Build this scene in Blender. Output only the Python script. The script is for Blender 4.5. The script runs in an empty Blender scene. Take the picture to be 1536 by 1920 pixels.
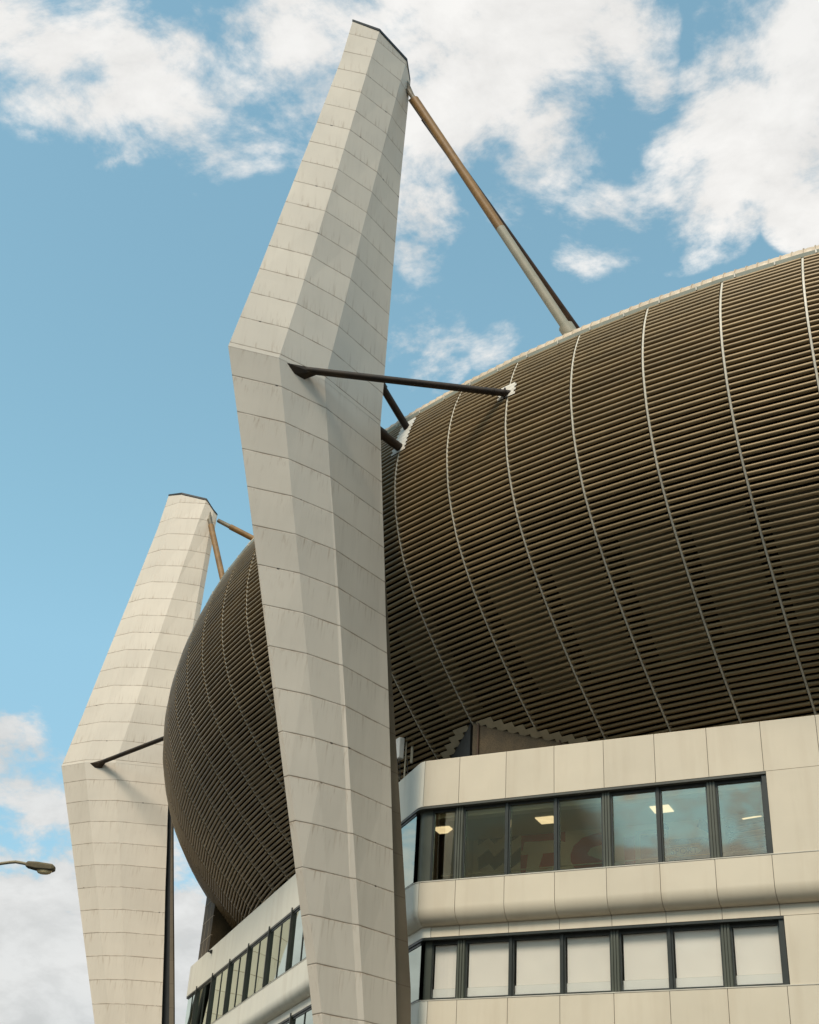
import bpy, bmesh, math, random
from mathutils import Vector, Matrix
random.seed(7)
C = bpy.context.scene.collection
EYE = 1.7                                   # eye height above the ground; all measured heights are from the eye
CX, CY = -0.48, 77.42                       # plan centre of the round corner stand
STEP = 22.5/7                               # angle between two ribs of the stand
F_PX, YAW, PITCH, ROLL = 2459.8, -.4667, .5601, .0651

def rad(a): return math.radians(a)
def lerp(a, b, t): return a+(b-a)*t
def interp(x, xs, ys):
    if x <= xs[0]: return ys[0]
    for i in range(1, len(xs)):
        if x <= xs[i]:
            return lerp(ys[i-1], ys[i], (x-xs[i-1])/(xs[i]-xs[i-1]))
    return ys[-1]
def pol(rho, th, z):                         # polar round the stand's centre -> world
    return Vector((CX+rho*math.cos(rad(th)), CY+rho*math.sin(rad(th)), z+EYE))
def axisp(a, b, z, th):                      # a along the axis direction th, b across it
    t = rad(th)
    return Vector((CX+a*math.cos(t)-b*math.sin(t), CY+a*math.sin(t)+b*math.cos(t), z+EYE))

# ------------------------------------------------------------------ camera maths (world directions of the clouds)
def cam_axes():
    fw = Vector((math.sin(YAW)*math.cos(PITCH), math.cos(YAW)*math.cos(PITCH), math.sin(PITCH)))
    r0 = Vector((math.cos(YAW), -math.sin(YAW), 0)); u0 = r0.cross(fw)
    r = math.cos(ROLL)*r0+math.sin(ROLL)*u0; u = -math.sin(ROLL)*r0+math.cos(ROLL)*u0
    return r, u, fw
RX, UX, FX = cam_axes()
def skydir(x, y):
    v = RX*((x-768)/F_PX)+UX*(-(y-960)/F_PX)+FX
    return v.normalized()

# ------------------------------------------------------------------ mesh helpers
class MB:
    def __init__(s): s.v = []; s.f = []; s.sm = []; s.at = None
    def face(s, pts, smooth=False):
        i = len(s.v); s.v += [tuple(p) for p in pts]; s.f.append(tuple(range(i, i+len(pts)))); s.sm.append(smooth)
    def grid(s, rows, smooth=False, close=False):
        base = len(s.v); n = len(rows[0])
        for r in rows: s.v += [tuple(p) for p in r]
        for i in range(len(rows)-1):
            for j in range(n if close else n-1):
                k = (j+1) % n
                s.f.append((base+i*n+j, base+i*n+k, base+(i+1)*n+k, base+(i+1)*n+j)); s.sm.append(smooth)
    def box(s, o, dx, dy, dz):               # corner and three edge vectors
        o, dx, dy, dz = Vector(o), Vector(dx), Vector(dy), Vector(dz)
        p = [o, o+dx, o+dx+dy, o+dy, o+dz, o+dx+dz, o+dx+dy+dz, o+dy+dz]
        i = len(s.v); s.v += [tuple(q) for q in p]
        for f in ((0, 3, 2, 1), (4, 5, 6, 7), (0, 1, 5, 4), (1, 2, 6, 5), (2, 3, 7, 6), (3, 0, 4, 7)):
            s.f.append(tuple(i+k for k in f)); s.sm.append(False)
    def tube(s, a, b, r, n=10, r2=None, caps=True):
        a, b = Vector(a), Vector(b); r2 = r if r2 is None else r2
        d = (b-a).normalized(); x = d.orthogonal().normalized(); y = d.cross(x)
        cs = [(math.cos(2*math.pi*i/n), math.sin(2*math.pi*i/n)) for i in range(n)]
        ra = [a+(x*c+y*q)*r for c, q in cs]; rb = [b+(x*c+y*q)*r2 for c, q in cs]
        s.grid([ra, rb], True, True)
        if caps: s.face(ra[::-1]); s.face(rb)
    def prism(s, sec0, sec1):                # two matching closed sections
        s.grid([sec0, sec1], False, True); s.face(list(sec0)[::-1]); s.face(sec1)
    def build(s, name, mat, parent=None, origin=None, bevel=0):
        if origin is None: origin = parent_origin(parent)
        me = bpy.data.meshes.new(name)
        me.from_pydata([tuple(Vector(p)-origin) for p in s.v], [], s.f)
        me.polygons.foreach_set('use_smooth', s.sm)
        if s.at:
            at = me.attributes.new('course', 'FLOAT', 'POINT'); at.data.foreach_set('value', s.at)
        me.materials.append(mat)
        bm = bmesh.new(); bm.from_mesh(me); bmesh.ops.recalc_face_normals(bm, faces=bm.faces); bm.to_mesh(me); bm.free()
        o = bpy.data.objects.new(name, me); C.objects.link(o)
        if parent:
            o.parent = parent; o['_w'] = list(origin); o.location = origin-parent_origin(parent)
        else:
            o.location = origin
        ORIG[o.name] = Vector(origin)
        if bevel:
            m = o.modifiers.new('bevel', 'BEVEL'); m.width = bevel; m.segments = 2; m.limit_method = 'ANGLE'
        if '_w' in o: del o['_w']
        return o
ORIG = {}
def parent_origin(p): return ORIG[p.name].copy() if p else Vector((0, 0, 0))
def tag(o, label, cat, group=None, kind=None):
    if label: o['label'] = label
    if cat: o['category'] = cat
    if group: o['group'] = group
    if kind: o['kind'] = kind
    return o
def thing(name, loc, label, cat, group=None):
    o = bpy.data.objects.new(name, None); C.objects.link(o); o.location = loc; ORIG[o.name] = Vector(loc)
    o.empty_display_size = .5
    return tag(o, label, cat, group)

# ------------------------------------------------------------------ materials
class NT:
    def __init__(s, name, world=False):
        if world:
            s.m = bpy.data.worlds.new(name); bpy.context.scene.world = s.m
        else: s.m = bpy.data.materials.new(name)
        s.m.use_nodes = True; s.t = s.m.node_tree; s.t.nodes.clear()
    def n(s, typ, ins=None, **kw):
        x = s.t.nodes.new(typ)
        for k, v in kw.items(): setattr(x, k, v)
        for k, v in (ins or {}).items():
            if hasattr(v, 'bl_idname') and hasattr(v, 'links'): s.t.links.new(v, x.inputs[k])
            else: x.inputs[k].default_value = v
        return x
    def math(s, op, a, b=None, c=None, clamp=False):
        d = {0: a}
        if b is not None: d[1] = b
        if c is not None: d[2] = c
        return s.n('ShaderNodeMath', d, operation=op, use_clamp=clamp).outputs[0]
    def noise(s, vec, scale, detail=4, rough=.55, dim='3D'):
        return s.n('ShaderNodeTexNoise', {'Vector': vec, 'Scale': scale, 'Detail': detail, 'Roughness': rough}).outputs[0]
    def mapr(s, v, a, b, c=0., d=1., smooth=False):
        return s.n('ShaderNodeMapRange', {0: v, 1: a, 2: b, 3: c, 4: d}, interpolation_type='SMOOTHSTEP' if smooth else 'LINEAR').outputs[0]
    def mix(s, f, a, b, typ='MIX'):
        x = s.n('ShaderNodeMix', data_type='RGBA', blend_type=typ)
        for i, v in ((0, f), (6, a), (7, b)):
            if hasattr(v, 'links'): s.t.links.new(v, x.inputs[i])
            else: x.inputs[i].default_value = v if i == 0 else (*v[:3], 1)
        return x.outputs[2]
    def vmul(s, vec, k):
        return s.n('ShaderNodeVectorMath', {0: vec, 1: k}, operation='MULTIPLY').outputs[0]
    def coord(s, k='Object'): return s.n('ShaderNodeTexCoord').outputs[k]
    def out(s, col, rough=.5, metal=0., bump=None, bd=.01, spec=.5, **extra):
        b = s.n('ShaderNodeBsdfPrincipled', {'Metallic': metal, 'Specular IOR Level': spec})
        for k, v in (('Base Color', col), ('Roughness', rough)):
            if hasattr(v, 'links'): s.t.links.new(v, b.inputs[k])
            else: b.inputs[k].default_value = (*v[:3], 1) if k == 'Base Color' else v
        if bump is not None:
            bb = s.n('ShaderNodeBump', {'Height': bump, 'Distance': bd, 'Strength': .6})
            s.t.links.new(bb.outputs[0], b.inputs['Normal'])
        for k, v in extra.items(): b.inputs[k].default_value = v
        o = s.n('ShaderNodeOutputMaterial'); s.t.links.new(b.outputs[0], o.inputs[0])
        return s.m

def plain(name, col, rough=.5, var=.12, scale=1.5, metal=0., spec=.5, streak=0., streakcol=(.2, .14, .08)):
    t = NT(name); c = t.coord()
    a = t.noise(c, scale, 5)
    k = t.mapr(a, .3, .7, 1-var, 1+var)
    col_ = t.mix(1., col, t.n('ShaderNodeCombineColor', {0: k, 1: k, 2: k}).outputs[0], 'MULTIPLY')
    if streak:
        s2 = t.noise(t.vmul(c, (3.5, 3.5, .25)), 1.2, 4, .6)
        col_ = t.mix(t.math('MULTIPLY', t.mapr(s2, .52, .75), streak), col_, streakcol)
    r = t.mapr(t.noise(c, scale*2.3, 3), .3, .7, rough-.06, rough+.06)
    return t.out(col_, r, metal, spec=spec)

def pylon_mat():
    t = NT('pylon_panel'); c = t.coord()
    cs = t.n('ShaderNodeAttribute', attribute_name='course').outputs['Fac']
    fl = t.math('FLOOR', cs); fr = t.math('FRACT', cs)
    d = t.math('MINIMUM', fr, t.math('SUBTRACT', 1., fr))
    wob = t.noise(c, 2.2, 3)
    line = t.mapr(d, .005, .019, 1., 0.)
    # each course a slightly different batch of paint
    wn = t.n('ShaderNodeTexWhiteNoise', {'W': fl}, noise_dimensions='1D').outputs[0]
    big = t.noise(c, .35, 4)
    k = t.math('ADD', t.mapr(wn, 0, 1, .955, 1.035), t.mapr(big, .3, .7, -.055, .055))
    base = t.mix(1., (.735, .645, .53), t.n('ShaderNodeCombineColor', {0: k, 1: k, 2: k}).outputs[0], 'MULTIPLY')
    # vertical weathering streaks, and rust bleeding down from the joints
    st = t.noise(t.vmul(c, (3.2, 3.2, .16)), 1.3, 5, .62)
    base = t.mix(t.mapr(st, .5, .8, 0, .15), base, (.40, .32, .23))
    st2 = t.noise(t.vmul(c, (7., 7., .5)), 1.6, 3, .6)
    bleed = t.math('MULTIPLY', t.mapr(st2, .55, .75), t.mapr(fr, 0., .6, .68, 0.))
    base = t.mix(bleed, base, (.36, .24, .14))
    near = t.math('MULTIPLY', t.mapr(d, .0, .05, .26, 0.), t.mapr(wob, .35, .65))
    base = t.mix(near, base, (.33, .22, .13))
    base = t.mix(t.math('MULTIPLY', line, t.mapr(wob, .3, .62, .40, .88)), base, (.235, .16, .10))
    # bolt heads along the joints
    dots = t.n('ShaderNodeTexVoronoi', {'Vector': t.vmul(c, (1., 1., 1.)), 'Scale': 2.3}).outputs['Distance']
    dm = t.math('MULTIPLY', t.mapr(dots, .09, .15, 1., 0.), t.mapr(d, .012, .03, 1., 0.))
    base = t.mix(dm, base, (.05, .035, .025))
    h = t.math('ADD', t.math('MULTIPLY', line, -1.), t.math('MULTIPLY', t.noise(c, .8, 2), .6))
    return t.out(base, t.mapr(big, .3, .7, .42, .55), 0., h, .012)

def facade_mat(name, base_):
    t = NT(name); c = t.coord()
    isl = t.n('ShaderNodeNewGeometry').outputs['Random Per Island']
    a = t.noise(c, .6, 4); b = t.noise(t.vmul(c, (1.2, 1.2, .12)), 1.6, 5, .6)
    k = t.math('ADD', t.mapr(isl, 0, 1, .96, 1.035), t.mapr(a, .3, .7, -.045, .045))
    col = t.mix(1., base_, t.n('ShaderNodeCombineColor', {0: k, 1: k, 2: k}).outputs[0], 'MULTIPLY')
    col = t.mix(t.mapr(b, .5, .8, 0, .28), col, (.44, .33, .21))
    return t.out(col, t.mapr(a, .3, .7, .42, .52), 0., t.noise(c, .9, 2), .01)

def tube_mat():
    t = NT('bronze_tube'); c = t.coord()
    isl = t.n('ShaderNodeNewGeometry').outputs['Random Per Island']
    a = t.noise(c, .9, 4); b = t.noise(t.vmul(c, (1., 1., 1.)), 7, 3)
    k = t.math('ADD', t.mapr(isl, 0, 1, .86, 1.14), t.math('ADD', t.mapr(a, .3, .7, -.10, .10), t.mapr(b, .3, .7, -.06, .06)))
    col = t.mix(1., (.262, .186, .096), t.n('ShaderNodeCombineColor', {0: k, 1: k, 2: k}).outputs[0], 'MULTIPLY')
    return t.out(col, t.mapr(b, .3, .7, .38, .5), .25, spec=.45)

def rust_mat(name, col, col2, rough=.55):
    t = NT(name); c = t.coord()
    a = t.noise(c, 1.1, 5, .65); b = t.noise(c, 5., 3)
    f = t.math('ADD', t.mapr(a, .35, .65), t.mapr(b, .3, .7, -.25, .25), clamp=True)
    return t.out(t.mix(f, col, col2), rough, 0., b, .004, spec=.35)

def mesh_screen_mat():
    t = NT('perforated_screen'); c = t.coord()
    v = t.n('ShaderNodeTexVoronoi', {'Vector': c, 'Scale': 30.}).outputs['Distance']
    a = t.noise(c, 1.5, 3)
    col = t.mix(t.mapr(v, .2, .4), (.018, .013, .008), (.11, .078, .04))
    col = t.mix(t.mapr(a, .35, .65, 0, .5), col, (.03, .024, .015))
    return t.out(col, .6, 0., spec=.25)

def glass_mat(name, tint, refl=1.0, rough=.015, gcol=(1., .95, .84)):
    t = NT(name)
    lw = t.n('ShaderNodeFresnel', {'IOR': 1.52})
    f = t.math('MULTIPLY', t.math('POWER', lw.outputs[0], .78), refl, clamp=True)
    tr = t.n('ShaderNodeBsdfTransparent', {'Color': (*tint, 1)})
    c = t.coord(); w = t.noise(c, .45, 2)
    bp = t.n('ShaderNodeBump', {'Height': w, 'Distance': .01, 'Strength': .22})
    gl = t.n('ShaderNodeBsdfGlossy', {'Color': (*gcol, 1), 'Roughness': rough, 'Normal': bp.outputs[0]})
    mx = t.n('ShaderNodeMixShader', {0: f, 1: tr.outputs[0], 2: gl.outputs[0]})
    o = t.n('ShaderNodeOutputMaterial'); t.t.links.new(mx.outputs[0], o.inputs[0]); return t.m

def emit_mat(name, col, st):
    t = NT(name); c = t.coord()
    e = t.n('ShaderNodeEmission', {'Color': (*col, 1), 'Strength': t.mapr(t.noise(c, 2., 2), .3, .7, st*.93, st*1.07)})
    o = t.n('ShaderNodeOutputMaterial'); t.t.links.new(e.outputs[0], o.inputs[0]); return t.m

M_PYL = pylon_mat(); M_FAC = facade_mat('cream_cladding', (.665, .58, .445)); M_FAC2 = facade_mat('lit_cladding', (.80, .745, .62)); M_TUBE = tube_mat()
M_RIB = plain('rib_paint', (.62, .57, .47), .5, .12, 3.)
M_BRKT = plain('bracket_metal', (.55, .51, .43), .5, .15, 4.)
M_LIN = plain('void_black', (.006, .005, .004), .9, .2, .5, spec=.05)
M_GUT = plain('gutter_metal', (.43, .45, .38), .45, .14, 1.2)
M_ROOF = plain('standing_seam_roof', (.60, .475, .335), .5, .12, .8, streak=.35, streakcol=(.40, .27, .16))
M_DARK = plain('dark_trim', (.018, .018, .016), .5, .2, 2.)
M_FRAME = plain('window_frame', (.026, .030, .025), .42, .2, 2.)
M_FLASH = plain('header_flashing', (.085, .085, .07), .45, .12, 1.2)
M_MULL = plain('mullion_paint', (.075, .08, .058), .45, .12, 1.5)
M_BACK = plain('joint_backing', (.10, .075, .05), .8, .2, 1.)
M_CAP = plain('pylon_cap_metal', (.022, .022, .020), .5, .2, 1.)
M_SPAR = plain('spar_paint', (.36, .29, .20), .55, .15, .8, streak=.4)
M_RUST = rust_mat('rusted_tube', (.30, .165, .055), (.19, .105, .038))
M_DKRUST = rust_mat('shaded_stay_and_post', (.085, .046, .024), (.045, .026, .016))
M_BRACE = rust_mat('dark_brown_brace', (.055, .034, .017), (.022, .015, .011))
M_GREY = rust_mat('greyed_tube_paint', (.30, .285, .215), (.37, .335, .255))
M_WHITE = plain('white_sheet', (.72, .66, .56), .5, .08, 3.)
M_STEEL = rust_mat('bolted_steel', (.26, .22, .15), (.10, .08, .055))
M_GLASS = glass_mat('upper_window_glass', (1., .97, .82), 1.9)
M_GLASS2 = glass_mat('lower_window_glass', (.99, .99, .98), .30)
M_GLASS3 = glass_mat('side_window_glass', (.30, .36, .31), 1.9, gcol=(.90, 1., .90))
M_BLIND = plain('roller_blind', (.88, .82, .745), .7, .03, 1.2)
M_BLINDBAR = plain('blind_bar', (.80, .78, .73), .5, .03, 2.)
M_CEIL = plain('room_ceiling', (.55, .55, .46), .8, .05, 1.)
M_WALLIN = plain('room_wall', (.80, .80, .74), .8, .05, 1.)
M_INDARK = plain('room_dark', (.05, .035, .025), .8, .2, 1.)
M_FLOOR = plain('room_floor', (.18, .16, .13), .7, .1, 1.)
M_LAMP = emit_mat('ceiling_light', (1., .84, .62), 1.12)
M_TERR = plain('terrace_bitumen', (.10, .095, .085), .85, .2, .6)
M_SCREEN = mesh_screen_mat()
M_ASPH = plain('asphalt', (.032, .031, .029), .85, .25, .3)
M_PAVE = plain('paving', (.05, .047, .042), .8, .15, .5)
M_KERB = plain('kerb_stone', (.32, .31, .28), .8, .12, 1.)

# ------------------------------------------------------------------ ground
b = MB(); b.face([(-900, -900, 0), (900, -900, 0), (900, 900, 0), (-900, 900, 0)])
tag(b.build('ground', M_ASPH), None, None, kind='structure')
b = MB(); b.box((-70, 22, 0.004), (150, 0, 0), (0, 98, 0), (0, 0, .13))
tag(b.build('pavement', M_PAVE), None, None, kind='structure')
b = MB(); b.box((-70.2, 21.8, .004), (150.4, 0, 0), (0, .197, 0), (0, 0, .14))
tag(b.build('kerb', M_KERB), None, None, kind='structure')

# ------------------------------------------------------------------ octagonal base block with the offices
HP, HH, HS, HC, LH, LS = 15.941, 14.395, 11.94, 10.665, 10.35, 8.487
SET = .379                                     # the lower storey stands back this far
FY = 36.777; X0 = -16.1234; W = 1.6
C0 = Vector((-17.49, FY)); EE = Vector((-41.5, 60.0)); CR = Vector((62., FY))
PLAN = [CR, C0, EE, Vector((-41.5, 94.))]
base = thing('stadium_building', (CX, CY, 0), 'cream panelled octagonal stadium base with dark ribbon windows under the bronze drum', 'building')

def rounded_plan():
    out = []
    for i, p in enumerate(PLAN):
        if i in (0, len(PLAN)-1): out.append((p, 0)); continue
        a = (PLAN[i-1]-p).normalized(); c = (PLAN[i+1]-p).normalized()
        r = .22
        for k in range(5):
            t = k/4
            q = (p+a*r)*(1-t)**2+p*2*t*(1-t)+(p+c*r)*t*t
            out.append((q, 0))
    return [q for q, _ in out]
RP = rounded_plan()
def cum(P):
    s = [0]
    for i in range(1, len(P)): s.append(s[-1]+(P[i]-P[i-1]).length)
    return s
RS = cum(RP)
def normals(P):
    out = []
    for i in range(len(P)):
        ds = []
        if i > 0: ds.append((P[i]-P[i-1]).normalized())
        if i < len(P)-1: ds.append((P[i+1]-P[i]).normalized())
        ns = [Vector((-d.y, d.x)) for d in ds]           # walking leftwards, outward is on the left hand side
        n = sum(ns, Vector((0, 0))).normalized()
        out.append(n/max(.5, n.dot(ns[0])))
    return out
RN = normals(RP)
def side(P): return P
# check that the normals point away from the centre
if RN[6].dot(RP[6]-Vector((CX, CY))) < 0: RN = [-n for n in RN]
def at_s(s):
    for i in range(1, len(RS)):
        if s <= RS[i]+1e-6:
            t = (s-RS[i-1])/(RS[i]-RS[i-1]); return RP[i-1].lerp(RP[i], t), RN[i-1].lerp(RN[i], t)
    return RP[-1], RN[-1]
def stations(s0, s1):
    return [s0]+[s for s in RS if s0+.01 < s < s1-.01]+[s1]
def sweep(mb, prof, s0, s1):                   # prof: list of (outward offset, height)
    secs = []
    for s in stations(s0, s1):
        p, n = at_s(s)
        secs.append([Vector((p.x+n.x*o, p.y+n.y*o, z+EYE)) for o, z in prof])
    mb.grid(secs, False, True); mb.face(secs[0][::-1]); mb.face(secs[-1])
def s_of_x(x):                                 # station of a point on the front face
    i = next(k for k in range(1, len(RP)) if abs(RP[k].y-FY) < 1e-4 and abs(RP[k-1].y-FY) < 1e-4 and RP[k].x < 0)
    return RS[i-1]+(RP[i-1].x-x)
D_CH = (EE-C0).normalized()
def s_of_t(t):                                 # station on the left angled face, t metres past the corner
    p = C0+D_CH*t
    i = next(k for k in range(len(RP)-1, 0, -1) if abs((RP[k]-RP[k-1]).normalized().dot(D_CH)-1) < 1e-4)
    return RS[i-1]+(p-RP[i-1]).dot(D_CH)
LEN_CH = (EE-C0).length
SEND = RS[-1]
ARC = [(-SET+SET*math.cos(math.pi/2*k/20)**1.0, 11.16-.493*math.sin(math.pi/2*k/20)) for k in range(21)]
P_TOP = [(0, HH), (0, HP-.02), (-.02, HP), (-.34, HP), (-.34, HH)]
P_MID = [(0, HS)]+ARC+[(-.55, 10.667), (-.55, HS)]
P_FRZ = [(-SET, LH), (-SET, 10.66), (-SET-.2, 10.66), (-SET-.2, LH)]
P_LOW = [(-SET, 6.2), (-SET, LS), (-SET-.2, LS), (-SET-.2, 6.2)]
P_BOT = [(-SET, .9-EYE), (-SET, 6.185), (-SET-.2, 6.185), (-SET-.2, .9-EYE)]
P_WIN = [(0, HS+.012), (0, HH-.012), (-.34, HH-.012), (-.34, HS+.012)]
P_WINL = [(-SET, LS+.012), (-SET, LH-.012), (-SET-.2, LH-.012), (-SET-.2, LS+.012)]
GAP = .008
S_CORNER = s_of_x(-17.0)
def panels(prof, cuts, name, group=None):
    mb = MB(); m2 = MB()                         # angled faces get a paler copy: brighter light put into the colour
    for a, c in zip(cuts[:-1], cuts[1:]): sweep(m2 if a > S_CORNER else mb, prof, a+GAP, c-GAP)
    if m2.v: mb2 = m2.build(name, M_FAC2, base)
    return mb.build(name, M_FAC, base)
fr = lambda i: s_of_x(X0+W*i)
front_cuts = [s_of_x(X0+W*i) for i in range(47, -1, -1)]
right_cuts = [RS[0]]
wall_cuts = [s_of_x(X0+W*i) for i in (47.2, 44.7, 42.2, 39.7, 37.2, 34.7, 32.2, 29.7, 27.2, 24.7, 22.2, 19.7, 17.2, 14.7, 12.2, 9.7, 7.45)]
corner = s_of_x(-17.36)
cham = [s_of_t(t) for t in (8.9, 17.3, 25.7, LEN_CH-.75, LEN_CH+1.2)]
after = [cham[-1]+k*8 for k in range(1, 4)]+[SEND]
cuts_up = right_cuts+front_cuts+[corner]+cham+after
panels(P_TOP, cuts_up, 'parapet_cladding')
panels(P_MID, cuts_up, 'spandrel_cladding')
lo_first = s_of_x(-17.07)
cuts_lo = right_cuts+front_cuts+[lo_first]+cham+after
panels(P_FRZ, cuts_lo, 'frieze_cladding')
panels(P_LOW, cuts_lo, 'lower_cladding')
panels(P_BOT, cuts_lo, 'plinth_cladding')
# solid wall right of the ribbon windows and round to the right
w6 = X0+W*6
panels(P_WIN, right_cuts+wall_cuts+[s_of_x(w6+.045)], 'wall_cladding')
panels(P_WINL, right_cuts+wall_cuts+[s_of_x(w6+.08)], 'wall_cladding')
# dark backing seen in the joints
mb = MB()
sweep(mb, [(-.03, HH+.01), (-.03, HP-.05), (-.30, HP-.05), (-.30, HH+.01)], RS[0], SEND)
sweep(mb, [(-.03, 11.16), (-.03, HS-.01), (-.50, HS-.01), (-.50, 10.72), (-.36, 10.72), (-.22, 10.78), (-.10, 10.93)], RS[0], SEND)
sweep(mb, [(-SET-.03, LH+.01), (-SET-.03, 10.655), (-SET-.19, 10.655), (-SET-.19, LH+.01)], RS[0], SEND)
sweep(mb, [(-SET-.03, -EYE), (-SET-.03, LS-.01), (-SET-.19, LS-.01), (-SET-.19, -EYE)], RS[0], SEND)
sweep(mb, [(-.03, HS), (-.03, HH), (-.30, HH), (-.30, HS)], RS[0], s_of_x(w6+.06))
sweep(mb, [(-SET-.03, LS), (-SET-.03, LH), (-SET-.19, LH), (-SET-.19, LS)], RS[0], s_of_x(w6+.1))
mb.build('cladding_backing', M_BACK, base)
# thin sill flashings and header soffits along the ribbons
mb = MB(); SW0 = s_of_x(w6+.04)
sweep(mb, [(.012, HS+.003), (.012, HS+.03), (-.33, HS+.045), (-.33, HS+.003)], RS[0], s_of_t(LEN_CH))
sweep(mb, [(-SET+.012, LS+.003), (-SET+.012, LS+.028), (-SET-.25, LS+.04), (-SET-.25, LS+.003)], RS[0], s_of_t(LEN_CH))
mb.build('sill_flashing', M_RIB, base)
mb = MB()
sweep(mb, [(-.012, HH-.075), (-.012, HH-.003), (-.33, HH-.003), (-.33, HH-.075)], SW0, s_of_t(LEN_CH))
mb.build('header_flashing', M_FLASH, base)
mb = MB()
sweep(mb, [(-SET-.012, LH-.075), (-SET-.012, LH-.003), (-SET-.26, LH-.003), (-SET-.26, LH-.075)], s_of_x(w6+.075), s_of_t(LEN_CH))
mb.build('header_flashing', M_FRAME, base)

# front windows: each bay a frame with its pane (and a roller blind on the lower floor)
WIDE = {0: .128, 1: .042, 2: .042, 3: .128, 4: .042, 5: .128}
def fbox(mb, x0, x1, o0, o1, z0, z1):
    mb.box((x0, FY-o1, z0+EYE), (x1-x0, 0, 0), (0, o1-o0, 0), (0, 0, z1-z0))
def front_row(zs, zh, off, dx, blinds):
    edges = [-17.12]+[X0+W*i+dx for i in range(7)]
    for k in range(7):
        x0, x1 = edges[k], edges[k+1]
        h0 = .02 if k == 0 else WIDE[k-1]-.02; h1 = WIDE[k]-.02 if k < 6 else .10
        a, c = x0+h0, x1-h1; fw = .065
        mb = MB(); o0, o1 = off-.33, off-.20; top = zh-.078; bot = zs+.046
        fbox(mb, a, c, o0, o1, top-.10, top); fbox(mb, a, c, o0, o1, bot, bot+.075)
        fbox(mb, a, a+fw, o0, o1, bot+.075, top-.10); fbox(mb, c-fw, c, o0, o1, bot+.075, top-.10)
        fr_ = mb.build('window', M_FRAME, base)
        mb = MB(); fbox(mb, a+fw+.002, c-fw-.002, off-.275, off-.262, bot+.077, top-.102)
        mb.build('pane', M_GLASS2 if blinds else M_GLASS, fr_)
        if blinds:
            mb = MB(); lo = bot+.085
            g = random.uniform(.005, .03)
            fbox(mb, a+fw+.02+g, c-fw-.012, off-.318, off-.312, lo+.27, top-.11)
            bl = mb.build('roller_blind', M_BLIND, fr_)
            mb = MB(); fbox(mb, a+fw+.004, c-fw-.006, off-.324, off-.306, lo, lo+.265); mb.build('roller_blind', M_BLINDBAR, fr_)
    for k in range(6):                          # mullions between the bays
        x = edges[k+1]; h = WIDE[k]; mb = MB(); top = zh-.078; bot = zs+.046
        if h > .1:
            fbox(mb, x-h, x+h, off-.33, off-.17, bot, top)
            for q in (-.085, 0, .085): fbox(mb, x+q-.028, x+q+.028, off-.17, off-.13, bot, top)
        else:
            fbox(mb, x-h+.002, x+h-.002, off-.33, off-.15, bot, top)
        mb.build('mullion', M_MULL if h > .1 else M_FRAME, base)
    mb = MB(); fbox(mb, edges[7]-.10+.003, edges[7]+.035, off-.33, off-.06, zs+.046, zh-.078)
    mb.build('mullion', M_FRAME, base)
front_row(HS, HH, 0, 0, False)
front_row(LS, LH, -SET, .04, True)
# corner posts
def post(z0, z1, o):
    mb = MB(); s0 = s_of_x(-17.10); s1 = s_of_t(.32)
    sweep(mb, [(o-.19, z0), (o-.19, z1), (o-.34, z1), (o-.34, z0)], s0, s1)
    mb.build('corner_post', M_MULL, base)
post(HS+.046, HH-.078, 0); post(LS+.046, LH-.078, -SET)
# ribbon windows of the angled left face, with projecting dark fins
N_CH = Vector((-D_CH.y, D_CH.x))
if N_CH.dot(C0-Vector((CX, CY))) < 0: N_CH = -N_CH
def cp(t, o, z): return Vector((C0.x+D_CH.x*t+N_CH.x*o, C0.y+D_CH.y*t+N_CH.y*o, z+EYE))
def cbox(mb, t0, t1, o0, o1, z0, z1):
    mb.box(cp(t0, o0, z0), cp(t1, o0, z0)-cp(t0, o0, z0), cp(t0, o1, z0)-cp(t0, o0, z0), (0, 0, z1-z0))
FIN = [14.05+3.363*k for k in range(-3, 6)]
def cham_row(zs, zh, off, blinds):
    edges = [.34]+FIN+[LEN_CH-.28]
    for k in range(len(edges)-1):
        t0, t1 = edges[k]+.05, edges[k+1]-.05; mid = (t0+t1)/2
        if t1-t0 < .3: continue
        top = zh-.078; bot = zs+.046; mb = MB()
        cbox(mb, t0, t1, off-.12, off-.05, top-.08, top); cbox(mb, t0, t1, off-.12, off-.05, bot, bot+.06)
        if t1-t0 > 1.5: cbox(mb, mid-.025, mid+.025, off-.12, off-.045, bot+.06, top-.08)
        w_ = mb.build('window', M_FRAME, base)
        for u0, u1 in (((t0, mid-.03), (mid+.03, t1)) if t1-t0 > 1.5 else ((t0, t1),)):
            mb = MB(); cbox(mb, u0+.002, u1-.002, off-.085, off-.075, bot+.062, top-.082); mb.build('pane', M_GLASS3, w_)
        if blinds and k == 0: pass
    for t in FIN:
        mb = MB(); cbox(mb, t-.045, t+.045, off-.30, off+.045, zs+.05, zh+.10)
        mb.build('window_fin', M_FRAME, base)
cham_row(HS, HH, 0, False); cham_row(LS, LH, -SET, True)
# dark room behind the side ribbons
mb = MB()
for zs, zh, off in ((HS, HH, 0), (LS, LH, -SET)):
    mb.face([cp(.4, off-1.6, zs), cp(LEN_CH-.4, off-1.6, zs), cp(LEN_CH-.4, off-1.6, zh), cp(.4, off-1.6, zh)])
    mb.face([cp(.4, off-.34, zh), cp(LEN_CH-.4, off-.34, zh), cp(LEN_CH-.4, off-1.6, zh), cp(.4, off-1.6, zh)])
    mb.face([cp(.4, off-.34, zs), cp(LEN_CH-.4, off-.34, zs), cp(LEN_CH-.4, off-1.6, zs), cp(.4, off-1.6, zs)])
mb.build('room_wall', M_INDARK, base)

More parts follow.
